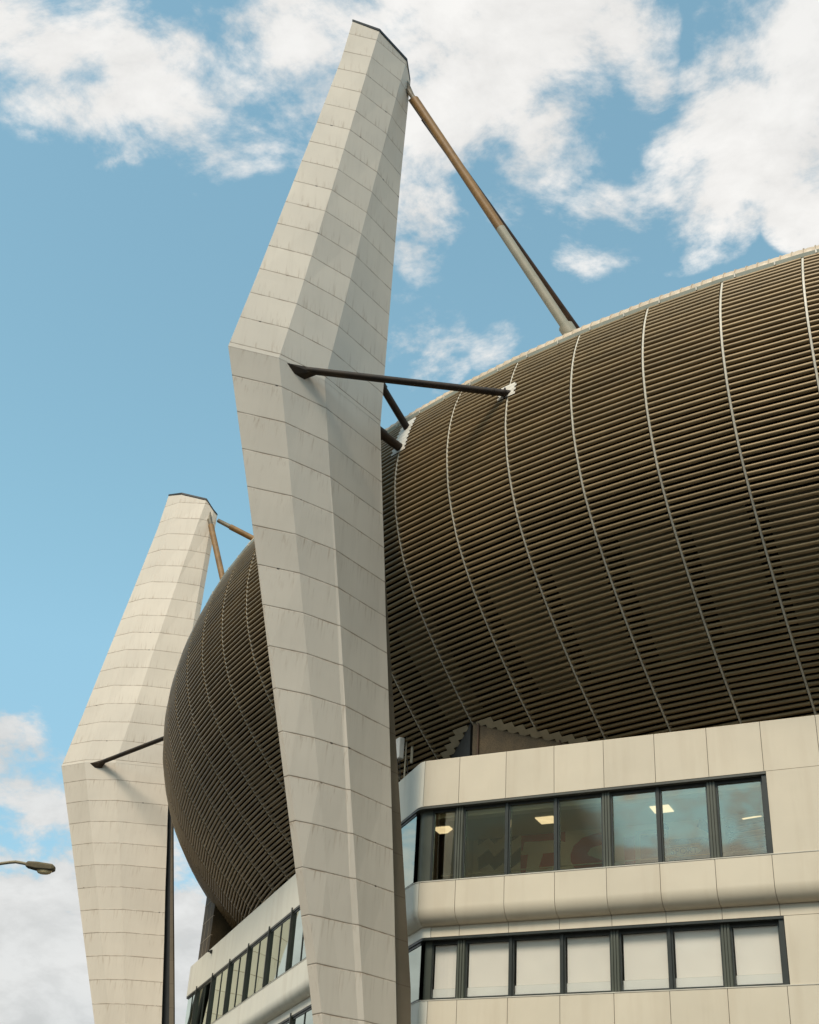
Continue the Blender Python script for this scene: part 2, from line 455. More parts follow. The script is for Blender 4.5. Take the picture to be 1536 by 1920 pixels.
# the lit room behind the upper front windows
ZC = 14.20+.06
def fq(pts, y, mat, name, par):                 # flat board on a wall, given (x, z) outline
    mb = MB(); a = [Vector((x, y, z+EYE)) for x, z in pts]; d = [p+Vector((0, .006, 0)) for p in a]
    mb.prism(a, d); return mb.build(name, mat, par)
mb = MB(); mb.box((-17.6, FY+.36, ZC+EYE), (12., 0, 0), (0, 7.6, 0), (0, 0, .1)); ceil = mb.build('room_ceiling', M_CEIL, base)
mb = MB(); mb.box((-17.6, FY+.36, 11.72+EYE), (12., 0, 0), (0, 7.6, 0), (0, 0, .1)); mb.build('room_floor', M_FLOOR, base)
mb = MB(); mb.box((-17.0, FY+.40, ZC-.17+EYE), (11.3, 0, 0), (0, .32, 0), (0, 0, .168)); mb.build('blind_cassette', M_BLINDBAR, base)
WY = 39.9
mb = MB(); mb.box((-16.9, WY, 11.8+EYE), (8.3, 0, 0), (0, .15, 0), (0, 0, ZC-11.8)); mb.box((-8.6, WY, 11.8+EYE), (.15, 0, 0), (0, 4.2, 0), (0, 0, ZC-11.8))
fw = mb.build('room_wall', M_WALLIN, base)
mb = MB(); mb.box((-17.6, 44.1, 11.8+EYE), (12, 0, 0), (0, .15, 0), (0, 0, ZC-11.8)); mb.box((-5.6, FY+.5, 11.8+EYE), (.15, 0, 0), (0, 7.4, 0), (0, 0, ZC-11.8)); mb.build('room_wall', M_WALLIN, base)
mb = MB(); mb.box((-17.55, 39.2, 11.8+EYE), (.38, 0, 0), (0, .5, 0), (0, 0, ZC-11.8)); mb.build('room_column', M_INDARK, base)
mb = MB(); mb.box((-17.17, 39.6, 11.8+EYE), (.22, 0, 0), (0, .5, 0), (0, 0, ZC-11.8)); mb.build('room_column', M_WALLIN, base)
lp = [(-17.72, 38.35), (-14.12, 38.35), (-10.37, 38.35), (-7.92, 40.08)]
for x, y in lp:
    mb = MB(); mb.box((x, y, ZC-.03+EYE), (.6, 0, 0), (0, .6, 0), (0, 0, .028)); mb.build('ceiling_light', M_LAMP, base)
mb = MB(); mb.tube((-16.9, FY+.62, 12.30+EYE), (-6.8, FY+.62, 12.30+EYE), .018, 8)
mb.build('handrail', M_BRKT, base)
GR = {'z1': [(-16.71, 14.25), (-16.39, 14.25), (-16.72, 14.07)], 'z2': [(-16.3, 14.25), (-15.84, 14.25), (-16.13, 14.06)], 'z3': [(-15.6, 14.25), (-15.24, 14.25), (-15.57, 14.06)],
'zb': [(-16.71, 13.63), (-16.33, 13.89), (-16.12, 13.62), (-15.78, 13.88), (-15.55, 13.59), (-15.18, 13.88), (-15.18, 13.42), (-15.56, 13.15), (-15.81, 13.38), (-16.11, 13.17), (-16.29, 13.4), (-16.67, 13.22)],
'r1': [(-15.17, 14.25), (-13.64, 14.25), (-13.64, 13.91), (-13.87, 14.0), (-15.05, 14.03), (-15.12, 13.75), (-15.17, 13.75)],
'r2': [(-15.19, 13.59), (-14.93, 13.6), (-15.06, 12.6), (-15.17, 12.6)], 'r3': [(-14.4, 13.59), (-13.95, 13.59), (-13.95, 13.15), (-14.28, 13.08), (-14.56, 13.1)],
's': [(-12.2, 14.12), (-12.68, 14.09), (-13.06, 13.99), (-13.35, 13.76), (-13.46, 13.49), (-13.46, 13.26), (-13.35, 13.05), (-13.0, 12.85), (-12.2, 12.9), (-12.2, 13.12), (-12.4, 13.2), (-12.86, 13.4), (-12.9, 13.47), (-12.78, 13.64), (-12.2, 13.76)],
'r4': [(-11.67, 13.89), (-11.32, 13.88), (-11.31, 12.7), (-11.65, 12.7)], 'pur': [(-11.13, 13.91), (-10.30, 13.89), (-10.29, 12.7), (-11.15, 12.7)],
'bl1': [(-10.52, 14.25), (-10.3, 14.25), (-10.2, 14.07), (-10.21, 14.01), (-10.52, 14.02)], 'bl2': [(-9.22, 14.25), (-9.07, 14.25), (-8.93, 14.1), (-8.90, 13.76), (-9.3, 14.01)],
'blue': [(-10.21, 13.69), (-9.15, 13.68), (-8.95, 13.61), (-8.93, 12.7), (-10.23, 12.7)]}
m_green = plain('mural_green', (.05, .085, .065), .7, .06, 1.); m_red = plain('mural_red', (.50, .055, .04), .7, .06, 1.)
m_pur = plain('mural_purple', (.20, .15, .24), .7, .06, 1.); m_blue = plain('mural_blue', (.03, .16, .40), .7, .06, 1.); m_lb = plain('mural_pale', (.50, .62, .66), .7, .05, 1.)
for k, v in GR.items():
    m = m_green if k[0] == 'z' else m_red if k[0] in 'rs' else m_pur if k == 'pur' else m_blue
    fq(v, WY-.008, m, 'wall_graphic', fw)
fq([(-11.27, 14.06), (-10.42, 14.06), (-10.22, 14.0), (-10.22, 12.7), (-10.28, 12.7), (-10.28, 13.93), (-11.15, 13.93), (-11.16, 12.7), (-11.3, 12.7)], WY-.017, m_lb, 'wall_graphic', fw)
fq([(-10.28, 13.42), (-9.14, 13.42), (-9.17, 13.28), (-9.32, 13.18), (-9.53, 13.15), (-10.22, 13.15)], WY-.017, m_lb, 'wall_graphic', fw)
fq([(-10.23, 13.49), (-9.25, 13.50), (-9.25, 13.465), (-10.23, 13.45)], WY-.017, m_lb, 'wall_graphic', fw)
cu = bpy.data.curves.new('wall_lettering', 'FONT'); cu.body = 'SPORT'; cu.size = .27; cu.extrude = .004; cu.offset = .006; cu.space_character = 1.08
to = bpy.data.objects.new('wall_lettering', cu); C.objects.link(to); bpy.context.view_layer.update()
me = bpy.data.meshes.new_from_object(to); bpy.data.objects.remove(to)
lo_ = bpy.data.objects.new('wall_lettering', me); C.objects.link(lo_); me.materials.append(m_blue)
lo_.parent = fw; lo_.location = Vector((-10.17, WY-.024, 13.195+EYE))-ORIG[fw.name]; lo_.rotation_euler = (rad(90), 0, 0)

mb = MB(); cbox(mb, 28.3, 28.45, .0, .10, 15.62, 15.78); cbox(mb, 28.34, 28.41, .10, .22, 15.66, 15.74)
mb.build('parapet_camera', M_DARK, base)
# roof terrace and the inner wall that carries the stand
mb = MB(); zt = 14.75
tp = [Vector((p.x, p.y, zt+EYE))-Vector((n.x, n.y, 0))*.34 for p, n in zip(RP, RN)]
mb.face(tp+[Vector((62., 94, zt+EYE))])
mb.build('roof_terrace', M_TERR, base)

PZ = [10., 12.0, 14.2, 15.3, 16.4, 17, 17.5, 18.2, 19, 19.6, 20.5, 21.4, 22, 22.7, 23.4, 23.9, 24.6, 25.5, 26, 26.6, 27.2, 27.9, 28.4, 28.98, 29.5]
PR = [34.3, 36.2, 38.3, 39.35, 40.38, 40.98, 41.5, 42.2, 42.9, 43.42, 44.12, 44.75, 45.1, 45.47, 45.72, 45.88, 46.05, 46.15, 46.18, 46.15, 46.08, 45.93, 45.77, 45.54, 45.2]
def rho_of(z): return interp(z, PZ, PR)
def z_of(rho):                                   # on the overhanging lower half
    for i in range(1, 19):
        if PR[i] >= rho: return lerp(PZ[i-1], PZ[i], (rho-PR[i-1])/(PR[i]-PR[i-1]))
    return 26.
AP = 38.82
def inner_wall(c_ang, a0, a1, mat, name):
    mb = MB(); rows = []
    for k in range(13):
        ph = lerp(a0, a1, k/12); r = AP/math.cos(rad(ph)); th = c_ang+ph
        zt_ = max(zt+.1, z_of(r)+.15)
        rows.append([pol(r, th, zt-.05), pol(r, th, zt_), pol(r-.3, th, zt_), pol(r-.3, th, zt-.05)])
    mb.grid(rows, False, True); mb.face(rows[0]); mb.face(rows[-1][::-1])
    return mb.build(name, mat, base)
inner_wall(-90, -22.4, 0, M_SCREEN, 'screen_wall')
mb = MB(); mb.box((CX+.01, CY-AP, zt+EYE), (60., 0, 0), (0, .3, 0), (0, 0, .4)); mb.build('screen_wall', M_SCREEN, base)
M_DGL = plain('dark_glazing', (.012, .016, .02), .08, .1, 1., spec=.8)
inner_wall(-135, 19.6, 22.46, M_DARK, 'inner_glazing'); inner_wall(-135, -22.4, 19.5, M_DGL, 'inner_glazing')
inner_wall(180, 0, 22.4, M_SCREEN, 'screen_wall')
mb = MB()                                        # posts of the screen, and little fittings at its foot
for ph in (-22.1, -18.3, -14.2, -10.5):
    r = AP/math.cos(rad(ph))+.05; mb.tube(pol(r, -90+ph, zt), pol(r, -90+ph, z_of(r)+.05), .035, 6)
mb.build('screen_post', M_DKRUST, base)
# stair head by the far corner: screen clad, with dark glazing beside it
mb = MB(); cbox(mb, 31.2, 33.6, -3.4, -.42, zt, 20.35)
sh = mb.build('stair_head', M_SCREEN, base)
mb = MB()
for z in (16.2, 17.2, 18.2, 19.2): cbox(mb, 31.19, 33.61, -.5, -.405, z, z+.03)
for t in (31.9, 32.8): cbox(mb, t, t+.03, -.5, -.409, zt, 20.3)
mb.build('screen_joint', M_SPAR, sh)
mb = MB(); cbox(mb, 31.1, 33.75, -3.0, -.1, 20.36, 20.66); mb.build('flashing', M_WHITE, sh)
mb = MB()
for ph in (-20.5, -17.5, -14.5, -11.5, -8.):
    r = (AP+.06)/math.cos(rad(ph)); mb.tube(pol(r, -135+ph, zt), pol(r, -135+ph, z_of(r)), .05, 6)
for z in (15.6, 16.5, 17.4):
    for k in range(8):
        p0, p1 = -21.5+k*1.8, -21.5+(k+1)*1.8
        if z_of(AP/math.cos(rad(p0))) > z and z_of(AP/math.cos(rad(p1))) > z: mb.tube(pol((AP+.06)/math.cos(rad(p0)), -135+p0, z), pol((AP+.06)/math.cos(rad(p1)), -135+p1, z), .035, 6)
mb.build('glazing_frame', M_DARK, base)

M_DEG = 46.*math.radians(1)                    # metres of run per degree of the round corner
def pols(rho, th, z):                          # round corner, running on straight at both ends
    r = rho+min(.65, .017*max(0., -121-th))
    if th > -90: return Vector((CX+(th+90)*M_DEG, CY-r, z+EYE))
    if th < -180: return Vector((CX-r, CY+(-180-th)*M_DEG, z+EYE))
    return pol(r, th, z)
def tdir(th):
    t = rad(min(-90, max(-180, th))); return t, Vector((-math.sin(t), math.cos(t), 0))
# ------------------------------------------------------------------ the round stand clad in bronze tubes
N0, N1 = -26, 33
def th_of(n): return -112.5+STEP*(n-3)
stand = thing('stadium_stand', (CX, CY, EYE+14.8), 'bulging round stand clad in horizontal bronze tubes between pale ribs', 'stadium stand')
# arc-length parametrisation of the profile
zs_ = [29.0-.05*k for k in range(int((29.0-12.6)/.05)+1)]
pts = [(rho_of(z), z) for z in zs_]
# smooth the profile a little
for _ in range(14):
    pts = [pts[0]]+[((pts[i-1][0]+2*pts[i][0]+pts[i+1][0])/4, pts[i][1]) for i in range(1, len(pts)-1)]+[pts[-1]]
al = [0.]
for i in range(1, len(pts)): al.append(al[-1]+math.hypot(pts[i][0]-pts[i-1][0], pts[i][1]-pts[i-1][1]))
def prof_at(s): return interp(s, al, [p[0] for p in pts]), interp(s, al, [p[1] for p in pts])
def prof_n(s):
    a, c = prof_at(max(0, s-.06)), prof_at(min(al[-1], s+.06)); d = Vector((c[0]-a[0], c[1]-a[1])).normalized()
    return Vector((-d.y, d.x)) if -d.y > 0 else Vector((d.y, -d.x))
def s_at_z(z): return interp(-z, [-p[1] for p in pts], al)
PITCH_T = .197; R_T = .069
rows_ = []; s = .10
while s < al[-1]: rows_.append(s); s += PITCH_T
for n in range(N0, N1):
    mb = MB(); ta, tb = th_of(n), th_of(n+1)
    for s in rows_:
        r, z = prof_at(s)
        jz = random.gauss(0, .0028); g = .046
        a, c = pols(r, ta, z+jz), pols(r, tb, z+jz); d = (c-a).normalized()
        mb.tube(a+d*g, c-d*g, R_T, 8)
    mb.build('tube_panel', M_TUBE, stand)
rs = [al[-1]*k/70 for k in range(71)]
for n in range(N0, N1+1):
    mb = MB(); th = th_of(n); t, tv = tdir(th); secs = []
    for s in rs:
        r, z = prof_at(s); nn = prof_n(s)
        o = pols(r+nn.x*.022, th, z+nn.y*.022); i_ = pols(r-nn.x*.13, th, z-nn.y*.13)
        secs.append([o-tv*.032, o+tv*.032, i_+tv*.032, i_-tv*.032])
    mb.grid(secs, False, True); mb.face(secs[0]); mb.face(secs[-1][::-1])
    mb.build('rib', M_RIB, stand)
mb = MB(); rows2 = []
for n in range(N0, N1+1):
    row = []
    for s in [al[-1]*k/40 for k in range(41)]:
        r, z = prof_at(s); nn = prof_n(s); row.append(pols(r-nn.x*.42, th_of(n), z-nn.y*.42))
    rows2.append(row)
mb.grid(rows2, True); mb.build('void_sheet', M_LIN, stand)  # near-black sheet stands in for the darkness behind the tubes
# inner cladding boards that show dimly between the lower tubes
M_BOARD = plain('inner_board', (.42, .36, .24), .8, .3, 1.2, spec=.2)
for n0 in (2.3, 4.1, 5.15, 6.2, 7.15, 8.1, 9.2, -1.6, -3.2):
    s0 = s_at_z(21.2)+random.uniform(-.2, .2); s1 = s_at_z(18.2)+random.uniform(-.2, .3); w_ = .72 if n0 > 0 else .4
    mb = MB(); rowb = []
    for k in range(9):
        s = lerp(s0, s1, k/8); r, z = prof_at(s); nn = prof_n(s); q = k*.02 if n0 < 5 else 0
        rowb.append([pols(r-nn.x*.34, th_of(n0+q), z-nn.y*.34), pols(r-nn.x*.34, th_of(n0+q+w_), z-nn.y*.34), pols(r-nn.x*.38, th_of(n0+q+w_), z-nn.y*.38), pols(r-nn.x*.38, th_of(n0+q), z-nn.y*.38)])
    mb.grid(rowb, False, True); mb.face(rowb[0]); mb.face(rowb[-1]); mb.build('inner_board', M_BOARD, stand)
# gutter with its brackets
mb = MB(); secs = []
for n in range(N0, N1+1):
    th = th_of(n); secs.append([pols(45.585, th, 28.975), pols(45.625, th, 29.095), pols(45.36, th, 29.095), pols(45.36, th, 28.975)])
mb.grid(secs, False, True); mb.face(secs[0]); mb.face(secs[-1][::-1]); gut = mb.build('gutter', M_GUT, stand)
mb = MB()
for n in range(N0, N1):
    for k in range(2):
        q = (k+.32)/2; a = pols(45.63, th_of(n), 28.955).lerp(pols(45.63, th_of(n+1), 28.955), q); c = pols(45.63, th_of(n), 28.955).lerp(pols(45.63, th_of(n+1), 28.955), q+.018)
        nrm = Vector((a.x-CX, a.y-CY, 0)).normalized()*.03
        mb.box(a-nrm, c-a, nrm*1.6, Vector((0, 0, .155)))
mb.build('gutter_strap', M_BRKT, gut)
# standing seam roof, seven sheets to a bay, bowed between raised seams
RF = [(45.54, 29.085), (45.51, 29.24), (45.42, 29.41), (45.25, 29.57), (44.98, 29.75), (44.66, 29.92), (44.2, 30.14), (43.4, 30.42), (42.0, 30.9), (38., 31.9), (28., 34.25), (10., 37.5), (.5, 38.)]
mb = MB(); cols = []
for n in range(N0, N1):
    for k in range(7):
        for q, h in ((0, 0.), (.05, .045), (.10, .047), (.15, .008), (.4, .022), (.6, .025), (.8, .018)):
            f = (k+q)/7; cols.append((n+f, h))
cols.append((N1, 0.))
rows3 = []
for nf, h in cols:
    n = int(math.floor(nf)); f = nf-n; row = []
    for j, (r, z) in enumerate(RF):
        hh = h*(1 if 0 < j < 9 else .4)
        p = pols(r+hh*.6, th_of(n), z+hh*.8).lerp(pols(r+hh*.6, th_of(n+1), z+hh*.8), f) if f else pols(r+hh*.6, th_of(n), z+hh*.8)
        row.append(p)
    rows3.append(row)
mb.grid(rows3, False); mb.build('roof', M_ROOF, stand)
# white plates where the pylon braces land
def brace_plate(n, s_lo, s_hi, half_l, half_r):
    th = th_of(n); mb = MB(); t = rad(th); tv = Vector((-math.sin(t), math.cos(t), 0))
    rr = [s for s in rows_ if s_lo <= s <= s_hi]
    for i, s in enumerate(rr):
        for s_a, s_b in ((s-PITCH_T*.5, s), (s, s+PITCH_T*.5)):
            ra, za = prof_at(s_a); rb, zb = prof_at(s_b); na = prof_n(s)
            oa = .072 if s_a == s else .060; ob = .072 if s_b == s else .060
            for sg, hw in ((-1, half_l), (1, half_r)):
                hwa = hw-(.07 if s_b == s else 0)*1
                dth = math.degrees(hwa/46.)
                A = [pols(ra+na.x*oa, th, za+na.y*oa), pols((ra+na.x*oa)/1, th+sg*dth, za+na.y*oa), pols(rb+na.x*ob, th+sg*dth, zb+na.y*ob), pols(rb+na.x*ob, th, zb+na.y*ob)]
                mb.face(A)
    return mb.build('brace_plate', M_WHITE, stand)
brace_plate(3, s_at_z(28.75), s_at_z(27.10), .40, .36)
brace_plate(5, s_at_z(27.75), s_at_z(27.10), .42, .33)
brace_plate(1, s_at_z(27.75), s_at_z(27.10), .33, .42)
# stepped white flashing where the inner wall meets the tubes
M_FLSH = plain('flashing_sheet', (.52, .43, .29), .6, .12, 3.)
def flashing(c_ang, sg):
    mb = MB()
    for s in rows_:
        r, z = prof_at(s); nn = prof_n(s)
        if r < AP*1.004 or r > AP/math.cos(rad(22.5)): continue
        ph = math.degrees(math.acos(AP/r)); d = math.degrees(.60/r)
        a0, a1 = sg*ph, sg*(ph-d)
        q0, q1 = prof_at(s-PITCH_T*.5), prof_at(s+PITCH_T*.5); o = .075
        mb.face([pols(q0[0]+nn.x*o, c_ang+a0+sg*.15, q0[1]+nn.y*o), pols(q0[0]+nn.x*o, c_ang+a1, q0[1]+nn.y*o), pols(q1[0]+nn.x*o, c_ang+a1, q1[1]+nn.y*o), pols(q1[0]+nn.x*o, c_ang+a0+sg*.15, q1[1]+nn.y*o)])
    mb.build('stepped_flashing', M_FLSH, stand)
flashing(-90, -1); flashing(-135, 1); flashing(-135, -1)

# ------------------------------------------------------------------ pylons
def pylon(th, zmap, label, origin, SLOT):
    P = thing('stadium_pylon', origin, label, 'pylon', 'leaning panelled pylons at the stadium corners')
    # ring vertices (a, b) on the right hand side, nose first
    ZL = [-1.7, 8.65, 11.17, 13.7, 17.5, 20.05, 22.6, 24.2, 27.48]
    bot = {-1.7: [(45.15, .22), (44.95, .26), (44.72, .30), (44.62, .36), (44.25, .34), (43.95, .36)]}
    low = {8.65: [(47.94, .20), (47.23, .28), (46.66, .38), (46.49, .47), (45.61, .43), (45.13, .42)],
           11.17: [(48.73, .16), (47.96, .33), (47.20, .46), (47.02, .55), (45.84, .45), (45.42, .43)],
           13.7: [(49.52, .12), (48.62, .42), (47.69, .55), (47.57, .63), (46.18, .46), (45.73, .43)],
           17.5: [(50.71, .055), (49.62, .50), (48.47, .66), (48.35, .71), (46.60, .46), (46.18, .42)],
           20.05: [(51.50, .02), (50.28, .56), (48.96, .74), (48.87, .765), (46.86, .45), (46.51, .41)],
           22.6: [(52.30, .004), (50.97, .62), (49.46, .80), (49.40, .815), (47.02, .43), (46.80, .40)],
           24.2: [(52.80, .004), (51.39, .66), (49.79, .84), (49.77, .845), (47.14, .40), (47.0, .39)],
           27.48: [(53.83, .004), (52.27, .74), (50.42, .91), (50.42, .912), (47.40, .372), (47.38, .37)]}
    low.update(bot)
    def W3(a, b_, z): return axisp(a, b_, zmap(z), th)
    def ring(v, zlist=None, z=None):
        R_ = [(a, b_, z if z is not None else zlist[i]) for i, (a, b_) in enumerate(v)]
        return R_
    mb = MB(); at = []
    rows = []
    for z in ZL:
        v = low[z]; ri = [(a, b_, z) for a, b_ in v]; le = [(a, -b_, z) for a, b_ in v[::-1]]
        rows.append([W3(*q) for q in le+ri]); at += [(26.44-z)/1.2685]*12
    # facets stay open at the back: the spar stands in the slot
    mb.grid(rows, False, False); mb.at = at
    mb.build('lower_shell', M_PYL, P)
    up = [(27.49, [(53.83, .004), (52.27, .74), (50.42, .91), (47.38, .37)]), (31.0, [(53.17, .004), (51.70, .70), (49.92, .84), (47.37, .35)]), (35.2, [(52.43, .004), (51.10, .69), (49.38, .76), (47.36, .33)]),
          (40.2, [(51.53, .004), (50.37, .64), (48.69, .66), (47.33, .30)]), (44.6, [(50.76, .004), (49.76, .60), (48.07, .57), (47.26, .28)])]
    top = [(50.42, .004, 47.35), (49.40, .60, 47.10), (47.73, .54, 46.72), (47.24, .27, 46.05)]
    rows = []; at = []
    for z, v in up:
        ri = [(a, b_, z) for a, b_ in v]; le = [(a, -b_, z) for a, b_ in v[::-1]]; bk = [(v[3][0]-.24, 0, z)]
        rows.append([W3(*q) for q in bk+le+ri]); at += [(z-28.92)/1.25+100]*9
    le = [(a, -b_, z) for a, b_, z in top[::-1]]; bk = [(top[3][0]-.24, 0, 45.85)]
    rows.append([W3(*q) for q in bk+le+top]); at += [(q[2]-28.92)/1.25+100 for q in bk+le+top]
    mb = MB(); mb.grid(rows, False, True); mb.at = at
    mb.build('upper_shell', M_PYL, P)
    # black capping that oversails the top edge
    mb = MB(); full = bk+le+top
    ca = sum(q[0] for q in full)/len(full)
    ex = [(ca+(a-ca)*1.012, b_*1.05, z) for a, b_, z in full]
    lo = [W3(a, b_, z-.02) for a, b_, z in ex]; hi = [W3(a, b_, z+.11) for a, b_, z in ex]
    mb.grid([lo, hi], False, True); mb.face(lo[::-1]); mb.face(hi)
    mb.build('cap', M_CAP, P)
    # spar at the open back of the lower half: a dark web and a flange
    mb = MB(); m2 = MB(); rows = []; row2 = []; at = []
    for z, ag in ((-1.7, 43.6), (8.65, 44.40), (13.7, 45.13), (20.05, 46.10), (24.2, 46.72), (27.40, 47.15)):
        ar = interp(z, ZL, [low[k][5][0] for k in ZL]); am = lerp(ag, ar, SLOT[0]); fb = SLOT[1]*interp(z, [8., 27.], [1., SLOT[2]])
        rows.append([W3(am, -fb, z), W3(ag+.04, -fb+.02, z), W3(ag, 0, z), W3(ag+.04, fb-.02, z), W3(am, fb, z)]); at += [(26.44-z)/1.2685]*5
        row2.append([W3(ar+.5, -.09, z), W3(am+.004, -.09, z), W3(am+.004, .09, z), W3(ar+.5, .09, z)])
    mb.grid(rows, False, True); mb.at = at
    mb.build('rear_spar', M_SPAR2, P)
    m2.grid(row2, False, True); m2.build('spar_web', M_DARK, P)
    def strut(a, c, r, mat, name='strut', r2=None):
        mb = MB(); mb.tube(a, c, r, 18, r2); return mb.build(name, mat, P)
    # raking stays from the head to the roof: one forked to each side, one straight in
    HEAD = (46.95, 45.7)
    dz = zmap(27.48)-27.48
    for sg in (1,):
        a = W3(47.42, sg*.30, 45.45)
        e = pol(43.0, th+sg*7.95, 30.3)
        d = (e-a); L = d.length; d.normalize()
        p0 = a+d*.9; p1 = a+d*(L*.565); p2 = a+d*(L*.905); p3 = a+d*(L*.93)
        mb = MB(); mb.tube(a+d*.15, p0, .15, 4); mb.tube(a-d*.1+Vector((0, 0, .55)), a+d*.5, .02, 4, .15)
        st = strut(p0, p1, .185, M_RUST); ORIGIN = st
        mb.build('stay_fork', M_STEEL, st)
        st2 = strut(p1+d*.004, p2, .185, M_GREY, 'strut')
        m2 = MB(); m2.tube(p2-d*.05, p3, .285, 20, .285); m2.build('collar', M_GREY, st2)
        m3 = MB(); m3.tube(p3-d*.02, e+d*.6, .205, 18); m3.build('foot_tube', M_WHITE, st2)
    a = W3(HEAD[0]-.05, 0, HEAD[1]-.25); e = pol(28., th, 34.1); d = (e-a); L = d.length; d.normalize()
    st = strut(a+d*1.0, e, .185, M_DKRUST if th > -120 else M_RUST)  # near stay's shade put into a darker brown; far one keeps the lit rust
    mb = MB(); mb.tube(a, a+d*1.05, .15, 4, .17); mb.build('stay_fork', M_STEEL, st)
    # horizontal braces at the kink, out to the stand on both sides
    for sg in (1, -1):
        a = W3(51.47, sg*.80, 27.43); e = pol(46.08, th+sg*2*STEP, 27.30)
        d = (e-a).normalized()
        st = strut(a+d*.25, e+d*.1, .125, M_BRACE)
        mb = MB(); mb.tube(e-d*.16, e-d*.11, .19, 16); mb.tube(e-d*.55, e-d*.50, .15, 16)
        mb.build('flange', M_BRACE, st)
        mb = MB(); up_ = Vector((0, 0, 1)); al_ = (axisp(1, 0, 0, th)-axisp(0, 0, 0, th)).normalized()
        # wedge shaped shoe against the panel
        q = [W3(51.95, sg*.765, 27.45), W3(51.60, sg*.79, 27.17), W3(51.20, sg*.82, 27.14), W3(51.45, sg*.82, 27.46)]
        rr = [a+d*.55+x for x in (al_*.11+up_*.09, al_*.11-up_*.09, -al_*.11-up_*.09, -al_*.11+up_*.09)]
        mb.grid([q, rr], False, True); mb.face(q); mb.face(rr[::-1]); mb.build('brace_shoe', M_BRACE, st)
    # two short braces straight back into the stand
    a = W3(47.15, 0, 29.55); e = pol(45.74, th, 28.33); strut(a, e+(e-a).normalized()*.1, .135, M_BRACE)
    d = (e-a).normalized(); mb = MB(); mb.tube(a-d*.1, a+d*.12, .17, 14); mb.build('brace_shoe', M_BRACE, P)
    a = W3(47.30, 0, 27.55); e = pol(46.12, th, 27.36); strut(a, e+(e-a).normalized()*.1, .165, M_BRACE)
    d = (e-a).normalized(); mb = MB(); mb.tube(a-d*.1, a+d*.42, .20, 14); mb.build('brace_shoe', M_BRACE, P)
    return P
def spar_mat():
    t = NT('spar_panel'); c = t.coord()
    cs = t.n('ShaderNodeAttribute', attribute_name='course').outputs['Fac']; fr_ = t.math('FRACT', cs)
    d = t.math('MINIMUM', fr_, t.math('SUBTRACT', 1., fr_)); a = t.noise(c, .8, 4)
    col = t.mix(t.mapr(a, .3, .7), (.18, .14, .092), (.135, .105, .068))
    return t.out(t.mix(t.mapr(d, .006, .015, .8, 0.), col, (.09, .06, .035)), .5)
M_SPAR2 = spar_mat()
pa = axisp(44.6, 0, -1.57, -112.5); pylon(-112.5, lambda z: z, 'tall near pylon in front of the office windows, kinked and pale grey', pa, (.86, .34, .15))
Z2 = lambda z: 26.96+(z-27.48)*(.952 if z > 8 else .952) if z > -1.6 else -1.57
pb = axisp(44.6, 0, -1.57, -157.5); pylon(-157.5, Z2, 'farther pylon behind the near one, between street lamp and bronze drum', pb, (.45, .16, .9))

# ------------------------------------------------------------------ antenna on the terrace
ax, ay = -19.62, 39.9
an = thing('mobile_antenna', (ax, ay, zt+EYE), 'white mobile phone antenna panels on a short mast behind the parapet', 'antenna')
mb = MB(); mb.tube((ax, ay, zt+EYE), (ax, ay, 18.30+EYE), .035, 10); mb.build('mast', M_GREY, an)
def panel_at(dx, dy, z0, z1, w, d, rot, mat):
    mb = MB(); cx_, cy_ = ax+dx, ay+dy; t = rad(rot); u = Vector((math.cos(t), math.sin(t), 0)); v = Vector((-math.sin(t), math.cos(t), 0))
    o = Vector((cx_, cy_, z0+EYE))-u*w/2-v*d/2; mb.box(o, u*w, v*d, (0, 0, z1-z0))
    return mb.build('antenna_panel', mat, an, bevel=.03)
wp = plain('antenna_white', (.74, .73, .68), .45, .05, 2.)
panel_at(-.22, -.10, 17.42, 18.22, .36, .22, -45+10, wp)
panel_at(.20, .10, 17.30, 18.28, .10, .10, 20, M_GREY)
mb = MB()
for z in (17.55, 18.05): mb.tube((ax-.2, ay-.1, z+EYE), (ax+.2, ay+.1, z+EYE), .02, 6)
mb.build('bracket', M_STEEL, an)
mb = MB()
for k, (dx, dy) in enumerate(((-.30, -.10), (-.24, -.16), (-.18, -.1), (.05, .05))):
    mb.tube((ax+dx, ay+dy, 17.50+EYE), (ax+dx+.05, ay+dy+.04, 16.7+EYE), .018, 6)
mb.build('cable', M_DARK, an)

# ------------------------------------------------------------------ street lamp
HL = Vector((-19.15, 21.6, 8.05+EYE)); sd = Vector((.893, .45, 0)).normalized()
lamp = thing('street_lamp', (HL.x-sd.x*3.6, HL.y-sd.y*3.6, 0), 'weathered street lamp head on a curved arm before the clouds', 'street lamp')
LM = rust_mat('lamp_pole_paint', (.30, .24, .15), (.22, .19, .12), .6)
LH_M = rust_mat('mossy_lamp_head', (.16, .125, .07), (.055, .043, .028), .85)
mb = MB(); f0 = Vector((HL.x-sd.x*3.6, HL.y-sd.y*3.6, 0)); mb.tube(f0, f0+Vector((0, 0, 6.6)), .09, 14, .06); mb.build('pole', LM, lamp)
mb = MB(); prev = None
AR = [(-3.6, -3.05), (-3.45, -1.9), (-3.0, -.95), (-2.2, -.42), (-1.2, -.155), (-.80, -.045), (-.62, -.008), (-.50, 0.01), (-.36, -.005), (-.25, -.02)]
for u, h in AR:
    p = HL+sd*u+Vector((0, 0, h+.02))
    if prev is not None: mb.tube(prev, p, .033, 10)
    prev = p
mb.build('arm', LM, lamp)
mb = MB(); side_ = Vector((-sd.y, sd.x, 0))
